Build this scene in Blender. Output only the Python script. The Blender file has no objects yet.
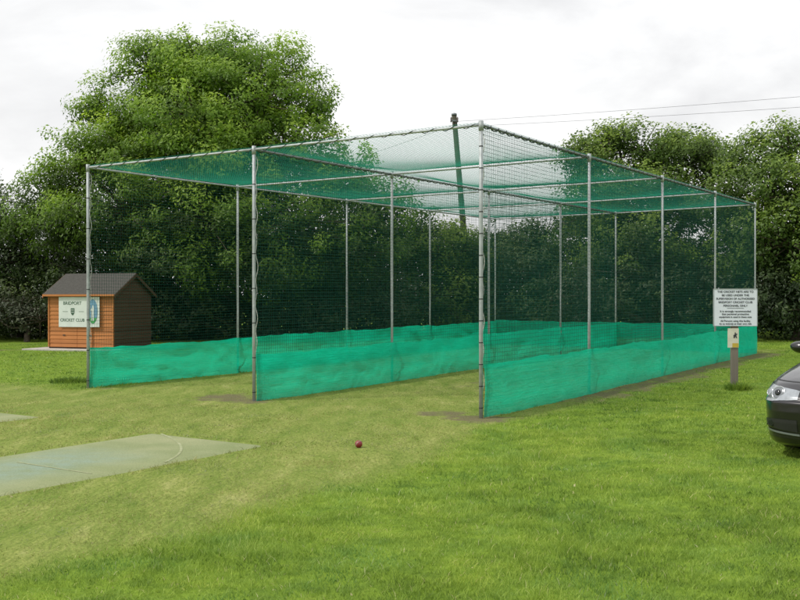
import bpy, bmesh, math, random
import numpy as np
from mathutils import Vector, Matrix
R = math.radians
random.seed(7); rng = np.random.default_rng(11)
scene = bpy.context.scene
COL = scene.collection

# ------------------------------------------------------------------ frame of the practice lanes
LD = np.array([.546, .837])            # along the lanes, away from the camera
LN = np.array([.837, -.546])           # across the lanes, to the right
FL, FM, FR = np.array([-5.13, 16.18]), np.array([-2.107, 14.2]), np.array([1.0026, 12.18])
S0 = FM @ LD
def lane(x, y):                        # -> (across, along) with along = 0 on the front line
    return x*LN[0]+y*LN[1], x*LD[0]+y*LD[1]-S0
def unlane(a, s): return LN*a + LD*(s+S0)

# ------------------------------------------------------------------ numpy value noise
def _h(i, j, seed):
    n = (i.astype(np.int64)*374761393 + j.astype(np.int64)*668265263 + seed*1442695041) & 0x7fffffff
    n = ((n ^ (n >> 13))*1274126177) & 0x7fffffff
    n = (n ^ (n >> 16)) & 0xffff
    return n/65535.0
def vnoise(x, y, seed=0):
    x = np.asarray(x, float); y = np.asarray(y, float)
    i = np.floor(x); j = np.floor(y); u = x-i; v = y-j
    u = u*u*(3-2*u); v = v*v*(3-2*v)
    a, b, c, d = _h(i, j, seed), _h(i+1, j, seed), _h(i, j+1, seed), _h(i+1, j+1, seed)
    return (a*(1-u)+b*u)*(1-v)+(c*(1-u)+d*u)*v
def fbm(x, y, seed=0, o=4):
    t = 0; w = 0; a = 1
    for k in range(o):
        t = t + a*vnoise(np.asarray(x)*2**k, np.asarray(y)*2**k, seed+k*17); w += a; a *= .5
    return t/w
def sstep(a, b, x):
    t = np.clip((x-a)/(b-a), 0, 1); return t*t*(3-2*t)

def gz(x, y):                          # ground height: dead level in front, rising very gently behind the front line
    a, s = lane(np.asarray(x, float), np.asarray(y, float))
    r = np.where(s > 0, np.where(s < 3, s*s/6, s-1.5), 0)
    r = np.minimum(r, 24)
    return .0112*r
def gzb(x, y):                         # with small bumps away from the play area
    return gz(x, y) + .045*(fbm(np.asarray(x)*.9, np.asarray(y)*.9, 5, 3)-.5)*lushmask(x, y)

def lushmask(x, y):
    x = np.asarray(x, float); y = np.asarray(y, float)
    a, s = lane(x, y)
    w = (fbm(x*.8, y*.8, 3, 3)-.5)*.9
    edge = -4.62 - .85*sstep(-3.5, -.2, s)
    right = sstep(-.16, .22, a-edge+w*.55)
    left = sstep(-.1, .25, -12.95-a+w*.4)*sstep(-.7, .3, s+w)
    back = sstep(15.0, 15.8, s+w)
    farl = sstep(0, .6, -19.5-a+w)
    return np.clip(np.maximum.reduce([right, left, back, farl]), 0, 1)
def baremask(x, y):
    a, s = lane(x, y)
    n = fbm(x*2.3, y*2.3, 9, 4)
    m = np.zeros_like(a)
    for (p, r, k) in [(FR, .5, 1.), (FM, .5, .8), (FL, .3, .6), (unlane(-5.7-.1, 3.5), .55, .8), (unlane(-5.8, 7), .5, .8),
                      (unlane(-5.8, 10.4), .5, .8), (np.array([-2.6, 14.75]), .65, .9), (np.array([.55, 12.75]), .55, .8), (np.array([.8,12.3]),.5,.8)]:
        d = np.hypot(x-p[0], y-p[1]); m = np.maximum(m, k*sstep(r, r*.25, d+(n-.5)*.8))
    strip = sstep(.55, .12, np.abs(a+5.55)+(n-.5)*.7)*sstep(1.0, 3.5, s)*sstep(14.6, 13.6, s)*.75
    strip = np.maximum(strip, .7*sstep(.3, .1, np.abs(y-27.0-(x+9.6)*.08)+(n-.5)*.4)*sstep(-9.3, -9.9, x))
    lanes = (sstep(1.0, .3, np.abs(a+7.65))+sstep(1.0, .3, np.abs(a+11.3)))*sstep(1.5, 4, s)*sstep(14.4, 13.5, s)*.35
    return np.clip(np.maximum(np.maximum(m, strip), lanes), 0, 1)

# ------------------------------------------------------------------ object helpers
def mesh_np(name, verts, faces, mat, parent=None, smooth=False, attrs=None, face_attrs=None):
    """verts (n,3); faces = list of (m,k) int arrays"""
    me = bpy.data.meshes.new(name)
    verts = np.ascontiguousarray(verts, np.float32)
    me.vertices.add(len(verts)); me.vertices.foreach_set('co', verts.ravel())
    fs = [np.asarray(f, np.int32) for f in faces if len(f)]
    nl = sum(f.size for f in fs); nf = sum(len(f) for f in fs)
    me.loops.add(nl); me.loops.foreach_set('vertex_index', np.concatenate([f.ravel() for f in fs]))
    tot = np.concatenate([np.full(len(f), f.shape[1], np.int32) for f in fs])
    me.polygons.add(nf); me.polygons.foreach_set('loop_start', np.concatenate([[0], np.cumsum(tot)[:-1]]).astype(np.int32))
    me.polygons.foreach_set('use_smooth', np.full(nf, smooth, bool))
    for k, v in (attrs or {}).items():
        at = me.attributes.new(k, 'FLOAT', 'POINT'); at.data.foreach_set('value', np.asarray(v, np.float32))
    for k, v in (face_attrs or {}).items():
        at = me.attributes.new(k, 'FLOAT', 'FACE'); at.data.foreach_set('value', np.asarray(v, np.float32))
    me.update(calc_edges=True)
    if mat: me.materials.append(mat)
    o = bpy.data.objects.new(name, me); COL.objects.link(o)
    if parent: o.parent = parent
    return o
def bobj(name, bm, mat, parent=None, smooth=False, bevel=0):
    me = bpy.data.meshes.new(name)
    bmesh.ops.recalc_face_normals(bm, faces=bm.faces)
    bm.to_mesh(me); bm.free()
    if smooth: me.polygons.foreach_set('use_smooth', [True]*len(me.polygons))
    if mat: me.materials.append(mat)
    o = bpy.data.objects.new(name, me); COL.objects.link(o)
    if parent: o.parent = parent
    if bevel:
        b = o.modifiers.new('bevel', 'BEVEL'); b.width = bevel; b.segments = 2; b.limit_method = 'ANGLE'
    return o
def thing(name, label, cat, loc=(0, 0, 0), rz=0, group=None):
    o = bpy.data.objects.new(name, None); COL.objects.link(o); o.empty_display_size = .3
    o.location = loc; o.rotation_euler = (0, 0, rz)
    return tag(o, label, cat, group)
def tag(o, label=None, cat=None, group=None, kind=None):
    if label: o['label'] = label
    if cat: o['category'] = cat
    if group: o['group'] = group
    if kind: o['kind'] = kind
    return o
def bx(bm, x0, x1, y0, y1, z0, z1, M=None):
    vs = [bm.verts.new((x, y, z)) for z in (z0, z1) for y in (y0, y1) for x in (x0, x1)]
    for f in ((0, 2, 3, 1), (4, 5, 7, 6), (0, 1, 5, 4), (1, 3, 7, 5), (3, 2, 6, 7), (2, 0, 4, 6)):
        bm.faces.new([vs[i] for i in f])
    if M is not None: bmesh.ops.transform(bm, matrix=M, verts=vs)
    return vs
class Tubes:
    """collects poly-line tubes; quads only plus end caps"""
    def __init__(s): s.v = []; s.q = []; s.n = 0; s.caps = []
    def add(s, pts, r, sides=8, caps=True):
        pts = np.asarray(pts, float); k = len(pts)
        r = np.full(k, r) if np.isscalar(r) else np.asarray(r, float)
        t = np.gradient(pts, axis=0); t /= np.linalg.norm(t, axis=1)[:, None]+1e-12
        up = np.array([0, 0, 1.]) if abs(t[0, 2]) < .9 else np.array([1., 0, 0])
        a = np.cross(t, up); bad = np.linalg.norm(a, axis=1) < 1e-3
        a[bad] = np.cross(t[bad], np.array([.3, 1., .2])); a /= np.linalg.norm(a, axis=1)[:, None]
        b = np.cross(t, a)
        th = np.arange(sides)*2*np.pi/sides
        ring = pts[:, None]+r[:, None, None]*(np.cos(th)[None, :, None]*a[:, None]+np.sin(th)[None, :, None]*b[:, None])
        s.v.append(ring.reshape(-1, 3))
        i = np.arange(k-1)[:, None]*sides; j = np.arange(sides)[None]; j2 = (j+1) % sides
        s.q.append(np.stack([i+j, i+j2, i+sides+j2, i+sides+j], -1).reshape(-1, 4)+s.n)
        if caps and sides == 8:
            s.caps.append(np.arange(sides)[::-1]+s.n); s.caps.append(np.arange(sides)+s.n+(k-1)*sides)
        s.n += k*sides
    def add_many(s, lines, r, sides=3):            # lines (n,k,3), vectorised
        L = np.asarray(lines, float); n, k, _ = L.shape
        t = np.gradient(L, axis=1); t /= np.linalg.norm(t, axis=2)[..., None]+1e-12
        up = np.where(np.abs(t[..., 2:3]) < .9, np.array([0, 0, 1.]), np.array([1., .2, 0]))
        a = np.cross(t, up); a /= np.linalg.norm(a, axis=2)[..., None]; b = np.cross(t, a)
        th = np.arange(sides)*2*np.pi/sides+.5
        ring = L[:, :, None]+r*(np.cos(th)[:, None]*a[:, :, None]+np.sin(th)[:, None]*b[:, :, None])
        s.v.append(ring.reshape(-1, 3))
        l = np.arange(n)[:, None, None]*k*sides; i = np.arange(k-1)[None, :, None]*sides; j = np.arange(sides)[None, None]; j2 = (j+1) % sides
        s.q.append(np.stack([l+i+j, l+i+j2, l+i+sides+j2, l+i+sides+j], -1).reshape(-1, 4)+s.n)
        s.n += n*k*sides
    def build(s, name, mat, parent=None, smooth=True):
        f = [np.concatenate(s.q)]
        if s.caps: f.append(np.array(s.caps))
        return mesh_np(name, np.concatenate(s.v), f, mat, parent, smooth)
def tube_obj(name, pts, r, mat, parent=None, sides=8):
    t = Tubes(); t.add(pts, r, sides); return t.build(name, mat, parent)
def sheet(name, P, mat, parent=None, smooth=True, attrs=None):   # P (n,m,3)
    n, m, _ = P.shape
    i = np.arange(n-1)[:, None]*m; j = np.arange(m-1)[None]
    q = np.stack([i+j, i+j+1, i+m+j+1, i+m+j], -1).reshape(-1, 4)
    return mesh_np(name, P.reshape(-1, 3), [q], mat, parent, smooth, attrs)

# ------------------------------------------------------------------ materials
class NM:
    def __init__(s, name):
        s.m = bpy.data.materials.new(name); s.m.use_nodes = True
        s.t = s.m.node_tree; s.t.nodes.clear()
        s.out = s.n('ShaderNodeOutputMaterial')
    def n(s, typ, **kw):
        nd = s.t.nodes.new(typ)
        for k, v in kw.items():
            if k in nd.inputs if isinstance(k, str) else False: nd.inputs[k].default_value = v
            else: setattr(nd, k, v)
        return nd
    def l(s, a, b): s.t.links.new(a, b)
    def set(s, nd, **kw):
        for k, v in kw.items(): nd.inputs[k.replace('_', ' ')].default_value = v
    def co(s): return s.n('ShaderNodeTexCoord').outputs['Object']
    def noise(s, scale, detail=4, rough=.55, vec=None, dist=0):
        nd = s.n('ShaderNodeTexNoise'); nd.inputs['Scale'].default_value = scale; nd.inputs['Detail'].default_value = detail
        nd.inputs['Roughness'].default_value = rough; nd.inputs['Distortion'].default_value = dist
        s.l(vec if vec is not None else s.co(), nd.inputs['Vector']); return nd.outputs['Fac']
    def ramp(s, fac, stops):
        nd = s.n('ShaderNodeValToRGB'); e = nd.color_ramp.elements
        while len(e) < len(stops): e.new(.5)
        for k, (p, c) in enumerate(stops):
            e[k].position = p; e[k].color = (*c, 1) if len(c) == 3 else c
        s.l(fac, nd.inputs['Fac']); return nd.outputs['Color']
    def mix(s, fac, a, b, mode='MIX'):
        nd = s.n('ShaderNodeMix'); nd.data_type = 'RGBA'; nd.blend_type = mode
        for v, i in ((fac, 0), (a, 6), (b, 7)):
            if hasattr(v, 'node'): s.l(v, nd.inputs[i])
            else: nd.inputs[i].default_value = v if i == 0 else (*v, 1)
        return nd.outputs[2]
    def math(s, op, a, b=0):
        nd = s.n('ShaderNodeMath'); nd.operation = op
        for k, v in enumerate((a, b)):
            if hasattr(v, 'node'): s.l(v, nd.inputs[k])
            else: nd.inputs[k].default_value = v
        return nd.outputs[0]
    def attr(s, name):
        nd = s.n('ShaderNodeAttribute'); nd.attribute_name = name; return nd.outputs['Fac']
    def bump(s, h, strength=.3, dist=.01):
        nd = s.n('ShaderNodeBump'); nd.inputs['Strength'].default_value = strength; nd.inputs['Distance'].default_value = dist
        s.l(h, nd.inputs['Height']); return nd.outputs['Normal']
    def bsdf(s, col, rough=.6, metal=0, spec=.5, normal=None, coat=0):
        p = s.n('ShaderNodeBsdfPrincipled')
        for v, k in ((col, 'Base Color'), (rough, 'Roughness'), (metal, 'Metallic')):
            if hasattr(v, 'node'): s.l(v, p.inputs[k])
            else: p.inputs[k].default_value = (*v, 1) if k == 'Base Color' else v
        p.inputs['Specular IOR Level'].default_value = spec
        p.inputs['Coat Weight'].default_value = coat; p.inputs['Coat Roughness'].default_value = .04
        if normal is not None: s.l(normal, p.inputs['Normal'])
        return p.outputs[0]
    def transl(s, col):
        t = s.n('ShaderNodeBsdfTranslucent')
        if hasattr(col, 'node'): s.l(col, t.inputs[0])
        else: t.inputs[0].default_value = (*col, 1)
        return t.outputs[0]
    def mixs(s, fac, a, b):
        nd = s.n('ShaderNodeMixShader')
        if hasattr(fac, 'node'): s.l(fac, nd.inputs[0])
        else: nd.inputs[0].default_value = fac
        s.l(a, nd.inputs[1]); s.l(b, nd.inputs[2]); return nd.outputs[0]
    def done(s, sh): s.l(sh, s.out.inputs['Surface']); return s.m
def simple(name, col, rough=.6, metal=0, spec=.5, var=.15, scale=8, coat=0, bump=0):
    m = NM(name); f = m.noise(scale, 5)
    c = m.ramp(f, [(.25, tuple(x*(1-var) for x in col)), (.75, tuple(min(1, x*(1+var)) for x in col))])
    return m.done(m.bsdf(c, rough, metal, spec, m.bump(f, bump) if bump else None, coat))
def leafmat(name, stops, tr=.35, rough=.5):
    m = NM(name); c = m.ramp(m.attr('tint'), stops)
    big = m.noise(.45, 3)
    c = m.mix(1, c, m.ramp(big, [(.3, (.72, .78, .8)), (.7, (1.18, 1.1, .95))]), 'MULTIPLY')
    warm = m.mix(1, c, (1.25, 1.35, .8), 'MULTIPLY')
    return m.done(m.mixs(tr, m.bsdf(c, rough, 0, .35), m.transl(warm)))

M = {}
M['steel'] = simple('galvanised_steel', (.37, .40, .41), .55, .3, .5, .22, 14)
M['steel_dark'] = simple('weathered_steel', (.2, .22, .23), .6, .4, .4, .3, 10)
M['tie'] = simple('black_tie', (.02, .022, .022), .6)
M['cord_white'] = simple('pale_cord', (.5, .52, .48), .8)
M['cord_dark'] = simple('dark_cord', (.035, .05, .045), .8)
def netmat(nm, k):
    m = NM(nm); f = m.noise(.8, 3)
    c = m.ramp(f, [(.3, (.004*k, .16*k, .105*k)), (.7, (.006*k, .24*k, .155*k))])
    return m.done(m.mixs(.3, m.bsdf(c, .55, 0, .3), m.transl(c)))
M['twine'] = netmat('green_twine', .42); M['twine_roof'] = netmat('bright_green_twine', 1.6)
def skirtmat():
    m = NM('teal_windbreak'); co = m.co()
    f = m.noise(1.3, 4, .6, co); fine = m.noise(60, 2, .5, co)
    sx = m.n('ShaderNodeSeparateXYZ'); m.l(co, sx.inputs[0])
    wv = m.n('ShaderNodeTexWave'); wv.bands_direction = 'Z'; wv.inputs['Scale'].default_value = 9; wv.inputs['Distortion'].default_value = 1.2; wv.inputs['Detail'].default_value = 2
    m.l(co, wv.inputs['Vector'])
    c = m.ramp(f, [(.3, (.003, .58, .36)), (.72, (.006, .73, .47))])
    c = m.mix(m.math('MULTIPLY', wv.outputs['Fac'], .22), c, (.003, .36, .24))
    c = m.mix(m.math('MULTIPLY', fine, .3), c, (.004, .40, .27))
    hz = m.math('SUBTRACT', 1, m.math('MULTIPLY', m.attr('up'), 5))          # soil splashed on the lowest few centimetres
    c = m.mix(m.math('MULTIPLY', m.math('MAXIMUM', hz, 0), .5), c, (.02, .16, .10))
    mp = m.n('ShaderNodeMapping'); m.l(co, mp.inputs[0]); mp.inputs['Rotation'].default_value = (R(25), R(20), 0); mp.inputs['Scale'].default_value = (1, 1, 2.6)
    cre = m.noise(2.6, 5, .62, mp.outputs[0], 1.6); hgt = m.math('ADD', cre, m.math('MULTIPLY', fine, .05))
    sh = m.mixs(.56, m.bsdf(c, .6, 0, .25, m.bump(hgt, .8, .10)), m.transl(m.mix(1, c, (1.12, 1.16, 1.14), 'MULTIPLY')))
    tr = m.n('ShaderNodeBsdfTransparent')
    return m.done(m.mixs(.13, sh, tr.outputs[0]))
M['skirt'] = skirtmat()
def woodmat(name, c1, c2, board=.11, dirv='Z', rough=.65):
    m = NM(name); co = m.co()
    mp = m.n('ShaderNodeMapping'); m.l(co, mp.inputs[0]); mp.inputs['Scale'].default_value = (1.2, 1.2, 22) if dirv == 'Z' else (22, 22, 1.2)
    g = m.noise(3, 5, .6, mp.outputs[0]); b = m.noise(2.2, 3, .5, co)
    c = m.mix(g, c1, c2); c = m.mix(m.math('MULTIPLY', b, .5), c, tuple(x*.55 for x in c1))
    sx = m.n('ShaderNodeSeparateXYZ'); m.l(co, sx.inputs[0])
    bid = m.math('FLOOR', m.math('DIVIDE', sx.outputs['Z'], board))
    wn = m.n('ShaderNodeTexWhiteNoise'); wn.noise_dimensions = '1D'; m.l(bid, wn.inputs['W'])
    c = m.mix(.8, c, m.ramp(wn.outputs['Value'], [(0, (.82, .8, .78)), (1, (1.12, 1.1, 1.05))]), 'MULTIPLY')
    return m.done(m.bsdf(c, rough, 0, .3, m.bump(g, .25)))
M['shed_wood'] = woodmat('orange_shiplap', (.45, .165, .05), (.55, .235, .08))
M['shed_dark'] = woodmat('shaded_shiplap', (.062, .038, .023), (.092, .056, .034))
M['post_wood'] = woodmat('grey_timber', (.19, .165, .145), (.27, .24, .21), 2, 'V', .8)
M['felt'] = simple('roof_felt', (.062, .060, .053), .9, 0, .3, .3, 22, 0, .5)
M['slab'] = simple('concrete', (.42, .40, .36), .9, 0, .3, .2, 6, 0, .3)
M['white_board'] = simple('white_board', (.70, .74, .82), .45, 0, .4, .06, 3)
M['sign_white'] = simple('weathered_white_board', (.62, .67, .64), .5, 0, .4, .09, 4)
M['ink'] = simple('black_ink', (.03, .035, .045), .5)
M['ink_green'] = simple('dark_green_ink', (.05, .11, .07), .5)
M['blue'] = simple('emblem_blue', (.14, .29, .42), .5); M['emb_green'] = simple('emblem_green', (.05, .30, .08), .5)
M['paper'] = simple('yellowed_paper', (.62, .6, .5), .7, 0, .3, .15, 9); M['yellow'] = simple('yellow_panel', (.5, .36, .05), .6)
M['pole'] = woodmat('creosoted_pole', (.055, .055, .038), (.09, .09, .062), 9, 'V', .9)
M['wire'] = simple('wire', (.06, .06, .065), .6); M['ceramic'] = simple('insulator', (.12, .10, .09), .3)
M['bark'] = simple('bark', (.085, .07, .052), .95, 0, .2, .4, 9, 0, .8)
M['ball'] = simple('red_leather', (.22, .018, .025), .35, 0, .5, .25, 40); M['stitch'] = simple('pale_stitch', (.45, .38, .3), .8)
M['ash'] = leafmat('ash_leaves', [(0, (.026, .054, .009)), (.45, (.145, .262, .022)), (1, (.42, .58, .065))], .42)
M['dark'] = leafmat('dark_hedge_leaves', [(0, (.014, .030, .012)), (.6, (.036, .066, .018)), (1, (.085, .13, .032))], .25)  # dark leaf colour also carries some of the shade under the trees
M['right'] = leafmat('sycamore_leaves', [(0, (.020, .042, .010)), (.5, (.095, .168, .024)), (1, (.29, .41, .050))], .38)
M['mid'] = leafmat('hawthorn_leaves', [(0, (.016, .036, .010)), (.5, (.048, .090, .018)), (1, (.11, .17, .028))], .3)
M['grey'] = leafmat('grey_green_leaves', [(0, (.030, .042, .022)), (.5, (.060, .078, .042)), (1, (.11, .13, .075))], .2)
def grassmat(name, stops, tr=.4):
    m = NM(name); c = m.ramp(m.attr('tint'), stops)
    big = m.noise(.55, 4); c = m.mix(1, c, m.ramp(big, [(.3, (.78, .84, .8)), (.7, (1.15, 1.08, 1.0))]), 'MULTIPLY')
    hue = m.noise(1.5, 3); c = m.mix(1, c, m.ramp(hue, [(.32, (.78, .92, 1.2)), (.5, (1, 1, 1)), (.74, (1.08, 1.03, .92))]), 'MULTIPLY')
    return m.done(m.mixs(tr, m.bsdf(c, .55, 0, .25), m.transl(c)))
M['grass'] = grassmat('lush_grass', [(0, (.085, .155, .026)), (.45, (.235, .36, .052)), (.88, (.43, .55, .11)), (1, (.62, .58, .32))])
M['mown'] = grassmat('mown_grass', [(0, (.15, .19, .040)), (.5, (.24, .265, .07)), (.8, (.36, .36, .14)), (1, (.50, .46, .24))])
def groundmat():
    m = NM('turf'); co = m.co()
    n1 = m.noise(.7, 4, .6, co); n2 = m.noise(5, 5, .65, co); n3 = m.noise(45, 4, .7, co)
    lush = m.ramp(n2, [(.3, (.085, .15, .018)), (.7, (.20, .30, .03))])
    mp = m.n('ShaderNodeMapping'); m.l(co, mp.inputs[0]); mp.inputs['Rotation'].default_value = (0, 0, R(33)); mp.inputs['Scale'].default_value = (2.4, .7, 1)
    n4 = m.noise(1.6, 6, .65, mp.outputs[0])
    mown = m.ramp(n4, [(.30, (.125, .180, .036)), (.47, (.185, .228, .060)), (.6, (.225, .255, .080)), (.76, (.34, .335, .155))])
    mown = m.mix(.75, mown, m.ramp(n3, [(.3, (.52, .58, .45)), (.7, (1.42, 1.36, 1.4))]), 'MULTIPLY')
    n5 = m.noise(14, 4, .7, mp.outputs[0]); mown = m.mix(.8, mown, m.ramp(n5, [(.35, (.72, .80, .64)), (.65, (1.34, 1.26, 1.40))]), 'MULTIPLY')
    mown = m.mix(.6, mown, m.ramp(n1, [(.3, (.82, .92, .75)), (.7, (1.15, 1.06, 1.2))]), 'MULTIPLY')
    mown = m.mix(1, mown, (.95, 1.0, .82), 'MULTIPLY')
    bare = m.ramp(n3, [(.3, (.085, .075, .04)), (.7, (.20, .175, .10))])
    c = m.mix(m.attr('lush'), mown, lush)
    bf = m.ramp(m.math('ADD', m.attr('bare'), m.math('MULTIPLY', m.math('SUBTRACT', n2, .5), 2.4)), [(.25, (0, 0, 0)), (.8, (.9,)*3)])
    c = m.mix(bf, c, bare)
    return m.done(m.bsdf(c, .95, 0, .12, m.bump(n3, .5, .02)))
M['ground'] = groundmat()
def matmat():
    m = NM('worn_artificial_turf'); co = m.co()
    n1 = m.noise(1.1, 5, .6, co); n3 = m.noise(70, 3, .7, co); n2 = m.noise(6, 5, .6, co)
    c = m.ramp(n1, [(.3, (.185, .225, .095)), (.5, (.235, .268, .132)), (.7, (.30, .315, .170))])
    c = m.mix(m.math('MULTIPLY', m.attr('teal'), m.ramp(n2, [(.3, (.35,)*3), (.7, (1,)*3)])), c, (.225, .295, .225))
    c = m.mix(m.math('MULTIPLY', m.attr('scuff'), m.ramp(n2, [(.42, (0,)*3), (.6, (1,)*3)])), c, (.52, .53, .48))
    c = m.mix(.7, c, m.ramp(n3, [(.25, (.66,)*3), (.75, (1.3,)*3)]), 'MULTIPLY')
    return m.done(m.bsdf(c, .9, 0, .2, m.bump(n3, .3, .005)))
M['mat'] = matmat()
def linemat():
    m = NM('worn_white_paint'); n = m.noise(25, 4, .6)
    c = m.ramp(n, [(.38, (.245, .275, .135)), (.7, (.38, .40, .255))]); return m.done(m.bsdf(c, .9, 0, .2))
M['line'] = linemat()
# car
M['paint'] = NM('dark_grey_paint'); _p = M['paint']; M['paint'] = _p.done(_p.bsdf(_p.ramp(_p.noise(400, 2), [(.3, (.006, .006, .007)), (.7, (.014, .012, .015))]), .3, .2, .4, None, .8))
M['glass'] = simple('tinted_glass', (.012, .014, .016), .06, 0, .6, .05)
M['lamp'] = simple('lamp_reflector', (.36, .385, .41), .18, .6, .6, .3, 14, 1)
M['lamp_dark'] = simple('lamp_dark', (.16, .175, .19), .15, .3, .6, .1, 8, 1)
M['plastic'] = simple('black_plastic', (.015, .015, .016), .5)
M['rubber'] = simple('rubber', (.02, .02, .02), .85); M['alloy'] = simple('alloy', (.45, .46, .48), .3, .9)
M['chrome'] = simple('chrome', (.7, .72, .74), .12, 1)

# ------------------------------------------------------------------ ground
def axis(lo, hi, step, far):
    core = np.arange(lo, hi+1e-6, step)
    g = [step]; 
    while sum(g) < far: g.append(g[-1]*1.35)
    e = np.cumsum(g)
    return np.concatenate([(lo-e)[::-1], core, hi+e])
gx, gy = axis(-15, 13, .12, 700), axis(2.5, 32, .12, 900)
X, Y = np.meshgrid(gx, gy, indexing='ij')
Z = gzb(X, Y)
g = sheet('ground', np.stack([X, Y, Z], -1), M['ground'], attrs={'lush': lushmask(X, Y).ravel(), 'bare': baremask(X, Y).ravel()})
tag(g, 'green playing field, mown in the lanes and rougher at the edges', kind='structure')

# grass: blades as real faces
MATS = []   # rectangles (a0,a1,s0,s1) of the artificial strips in lane coordinates
A_R, A_L = -7.37, -11.27
MATS = [(A_R-.84, A_R+.84, -16, -3.14), (A_L-.84, A_L+.84, -16, -2.86)]
def onmat(x, y, e=.0):
    a, s = lane(x, y); r = np.zeros(a.shape, bool)
    for a0, a1, s0, s1 in MATS: r |= (a > a0-e) & (a < a1+e) & (s > s0-e) & (s < s1+e)
    return r
def blades(name, bands, hfun, keepfun, mat, lean, wid, straw):
    V = []; T = []
    for (d0, d1, dens, ws) in bands:
        n = int(dens*(d1-d0)*((d0+d1)*.5*1.25+4))
        y = np.sqrt(rng.random(n)*(d1*d1-d0*d0)+d0*d0); x = (rng.random(n)-.5)*(y*1.25+4)
        k = keepfun(x, y); x, y = x[k], y[k]
        h = hfun(x, y)*(.6+.8*rng.random(len(x))); w = wid*ws*(.7+.6*rng.random(len(x)))
        br = rng.random(len(x)) < (.03 if straw < .1 else .008); w = np.where(br, w*4, w); h = np.where(br, h*.6, h)
        th = rng.random(len(x))*2*np.pi; ln = h*lean*(.3+rng.random(len(x)))*1.0
        lt = rng.random(len(x))*2*np.pi
        side = np.stack([np.cos(th), np.sin(th), 0*th], -1)*w[:, None]*.5
        dirv = np.stack([np.cos(lt), np.sin(lt), 0*lt], -1)*ln[:, None]
        b = np.stack([x, y, gzb(x, y)-.004], -1); up = np.array([0, 0, 1.])
        midp = b+dirv*.35+up*h[:, None]*.6; tip = b+dirv+up*h[:, None]
        V.append(np.stack([b-side, b+side, midp+side*.75, midp-side*.75, tip], 1))
        t = .55*fbm(x*1.1, y*1.1, 21, 4)+.45*vnoise(x*6, y*6, 23)+.5*rng.random(len(x))-.28
        t = np.where(rng.random(len(x)) < straw, 1.0, np.minimum(t, .9)); T.append(t)
    V = np.concatenate(V); T = np.concatenate(T); n = len(V); i = np.arange(n)[:, None]*5
    q = i+np.array([[0, 1, 2, 3]]); tr = i+np.array([[3, 2, 4]])
    return mesh_np(name, V.reshape(-1, 3), [q, tr], mat, None, True, {'tint': np.repeat(T, 5)})
CARC = np.array([4.0, 8.75])
def keep_lush(x, y):
    m = lushmask(x, y)*(1-.85*sstep(.3, .7, baremask(x, y)))
    return (rng.random(len(x)) < m) & (y > 3.2)
def nearwall(x, y):
    a, s = lane(x, y); m = np.zeros_like(a)
    for k in (-13.13, -9.52, -5.81): m = np.maximum(m, sstep(.16, .03, np.abs(a-k)))
    return m*sstep(-.1, .1, s)*sstep(14.8, 14.4, s)
def keep_mown(x, y):
    m = (1-lushmask(x, y))*(1-.9*sstep(.25, .7, baremask(x, y)))*(.35+.65*sstep(.35, .6, fbm(x*1.7, y*1.7, 31, 3)))
    m = np.maximum(m, .8*nearwall(x, y)); return (rng.random(len(x)) < m) & ~onmat(x, y, -.05*vnoise(x*5, y*5, 6))
lg = blades('long_grass', [(3.4, 7, 6500, .7), (7, 11, 3400, .9), (11, 17, 1300, 1.4), (17, 30, 320, 2.4)],
            lambda x, y: (.014+.036*fbm(x*1.6, y*1.6, 41, 4)**1.4)*(.75+.5*vnoise(x*7, y*7, 43)), keep_lush, M['grass'], 1.1, .0048, .02)
tag(lg, 'lush long grass along the right side and beyond the nets', kind='stuff')
sg = blades('short_grass', [(3.4, 9, 2600, .9), (9, 15, 1100, 1.3), (15, 28, 260, 2.0)],
            lambda x, y: np.full(x.shape, .011)+.009*vnoise(x*2, y*2, 3)+.045*nearwall(x, y)*vnoise(x*3, y*3, 5)+.016*(onmat(x, y, .10)), keep_mown, M['mown'], 1.6, .0038, .16)
tag(sg, 'short dry mown grass around the strips and lanes', kind='stuff')

# ------------------------------------------------------------------ artificial strips
def strip(rect, label, marks):
    a0, a1, s0, s1 = rect
    c = unlane((a0+a1)/2, s1)
    t = thing('practice_strip', label, 'artificial pitch', (0, 0, 0), 0, 'artificial run-up strips in front of the nets')
    aa = np.linspace(a0, a1, 20); ss = np.linspace(s0, s1, 140)
    A, S = np.meshgrid(aa, ss, indexing='ij')
    jit = (vnoise(S*3, A*0+7, 2)-.5)*.05
    A2 = A+jit*(np.abs(A-(a0+a1)/2) > (a1-a0)*.45)
    P = LN[None, None]*A2[..., None]+LD[None, None]*(S+S0)[..., None]
    Zz = gz(P[..., 0], P[..., 1])+.012
    Zz[0] -= .02; Zz[-1] -= .02; Zz[:, -1] -= .02
    teal = sstep(.75, .15, np.abs(A-(a0+a1)/2+.1)+.25*(vnoise(A*3, S*3, 8)-.5))*sstep(-7.2, -5.6, S)*sstep(-3.9, -4.9, S)
    teal = np.maximum(teal, .8*sstep(.75, .15, np.abs(A-(a0+a1)/2))*sstep(-5.8, -7.0, S))
    sc = sstep(.55, .1, np.abs(A-(a0+a1)/2+.05))*sstep(-6.3, -7.1, S)*sstep(-9.2, -8.4, S)
    sheet('mat', np.concatenate([P, Zz[..., None]], -1), M['mat'], t, True, {'teal': teal.ravel(), 'scuff': sc.ravel()})
    for nm, pts, w in marks:
        pts = np.asarray(pts, float); tg = np.gradient(pts, axis=0); tg /= np.linalg.norm(tg, axis=1)[:, None]
        nn = np.stack([-tg[:, 1], tg[:, 0]], -1)*w/2
        e = np.stack([pts-nn, pts+nn], 1); z = gz(e[..., 0], e[..., 1])+.0145
        sheet(nm, np.concatenate([e, z[..., None]], -1), M['line'], t)
    return t
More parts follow.
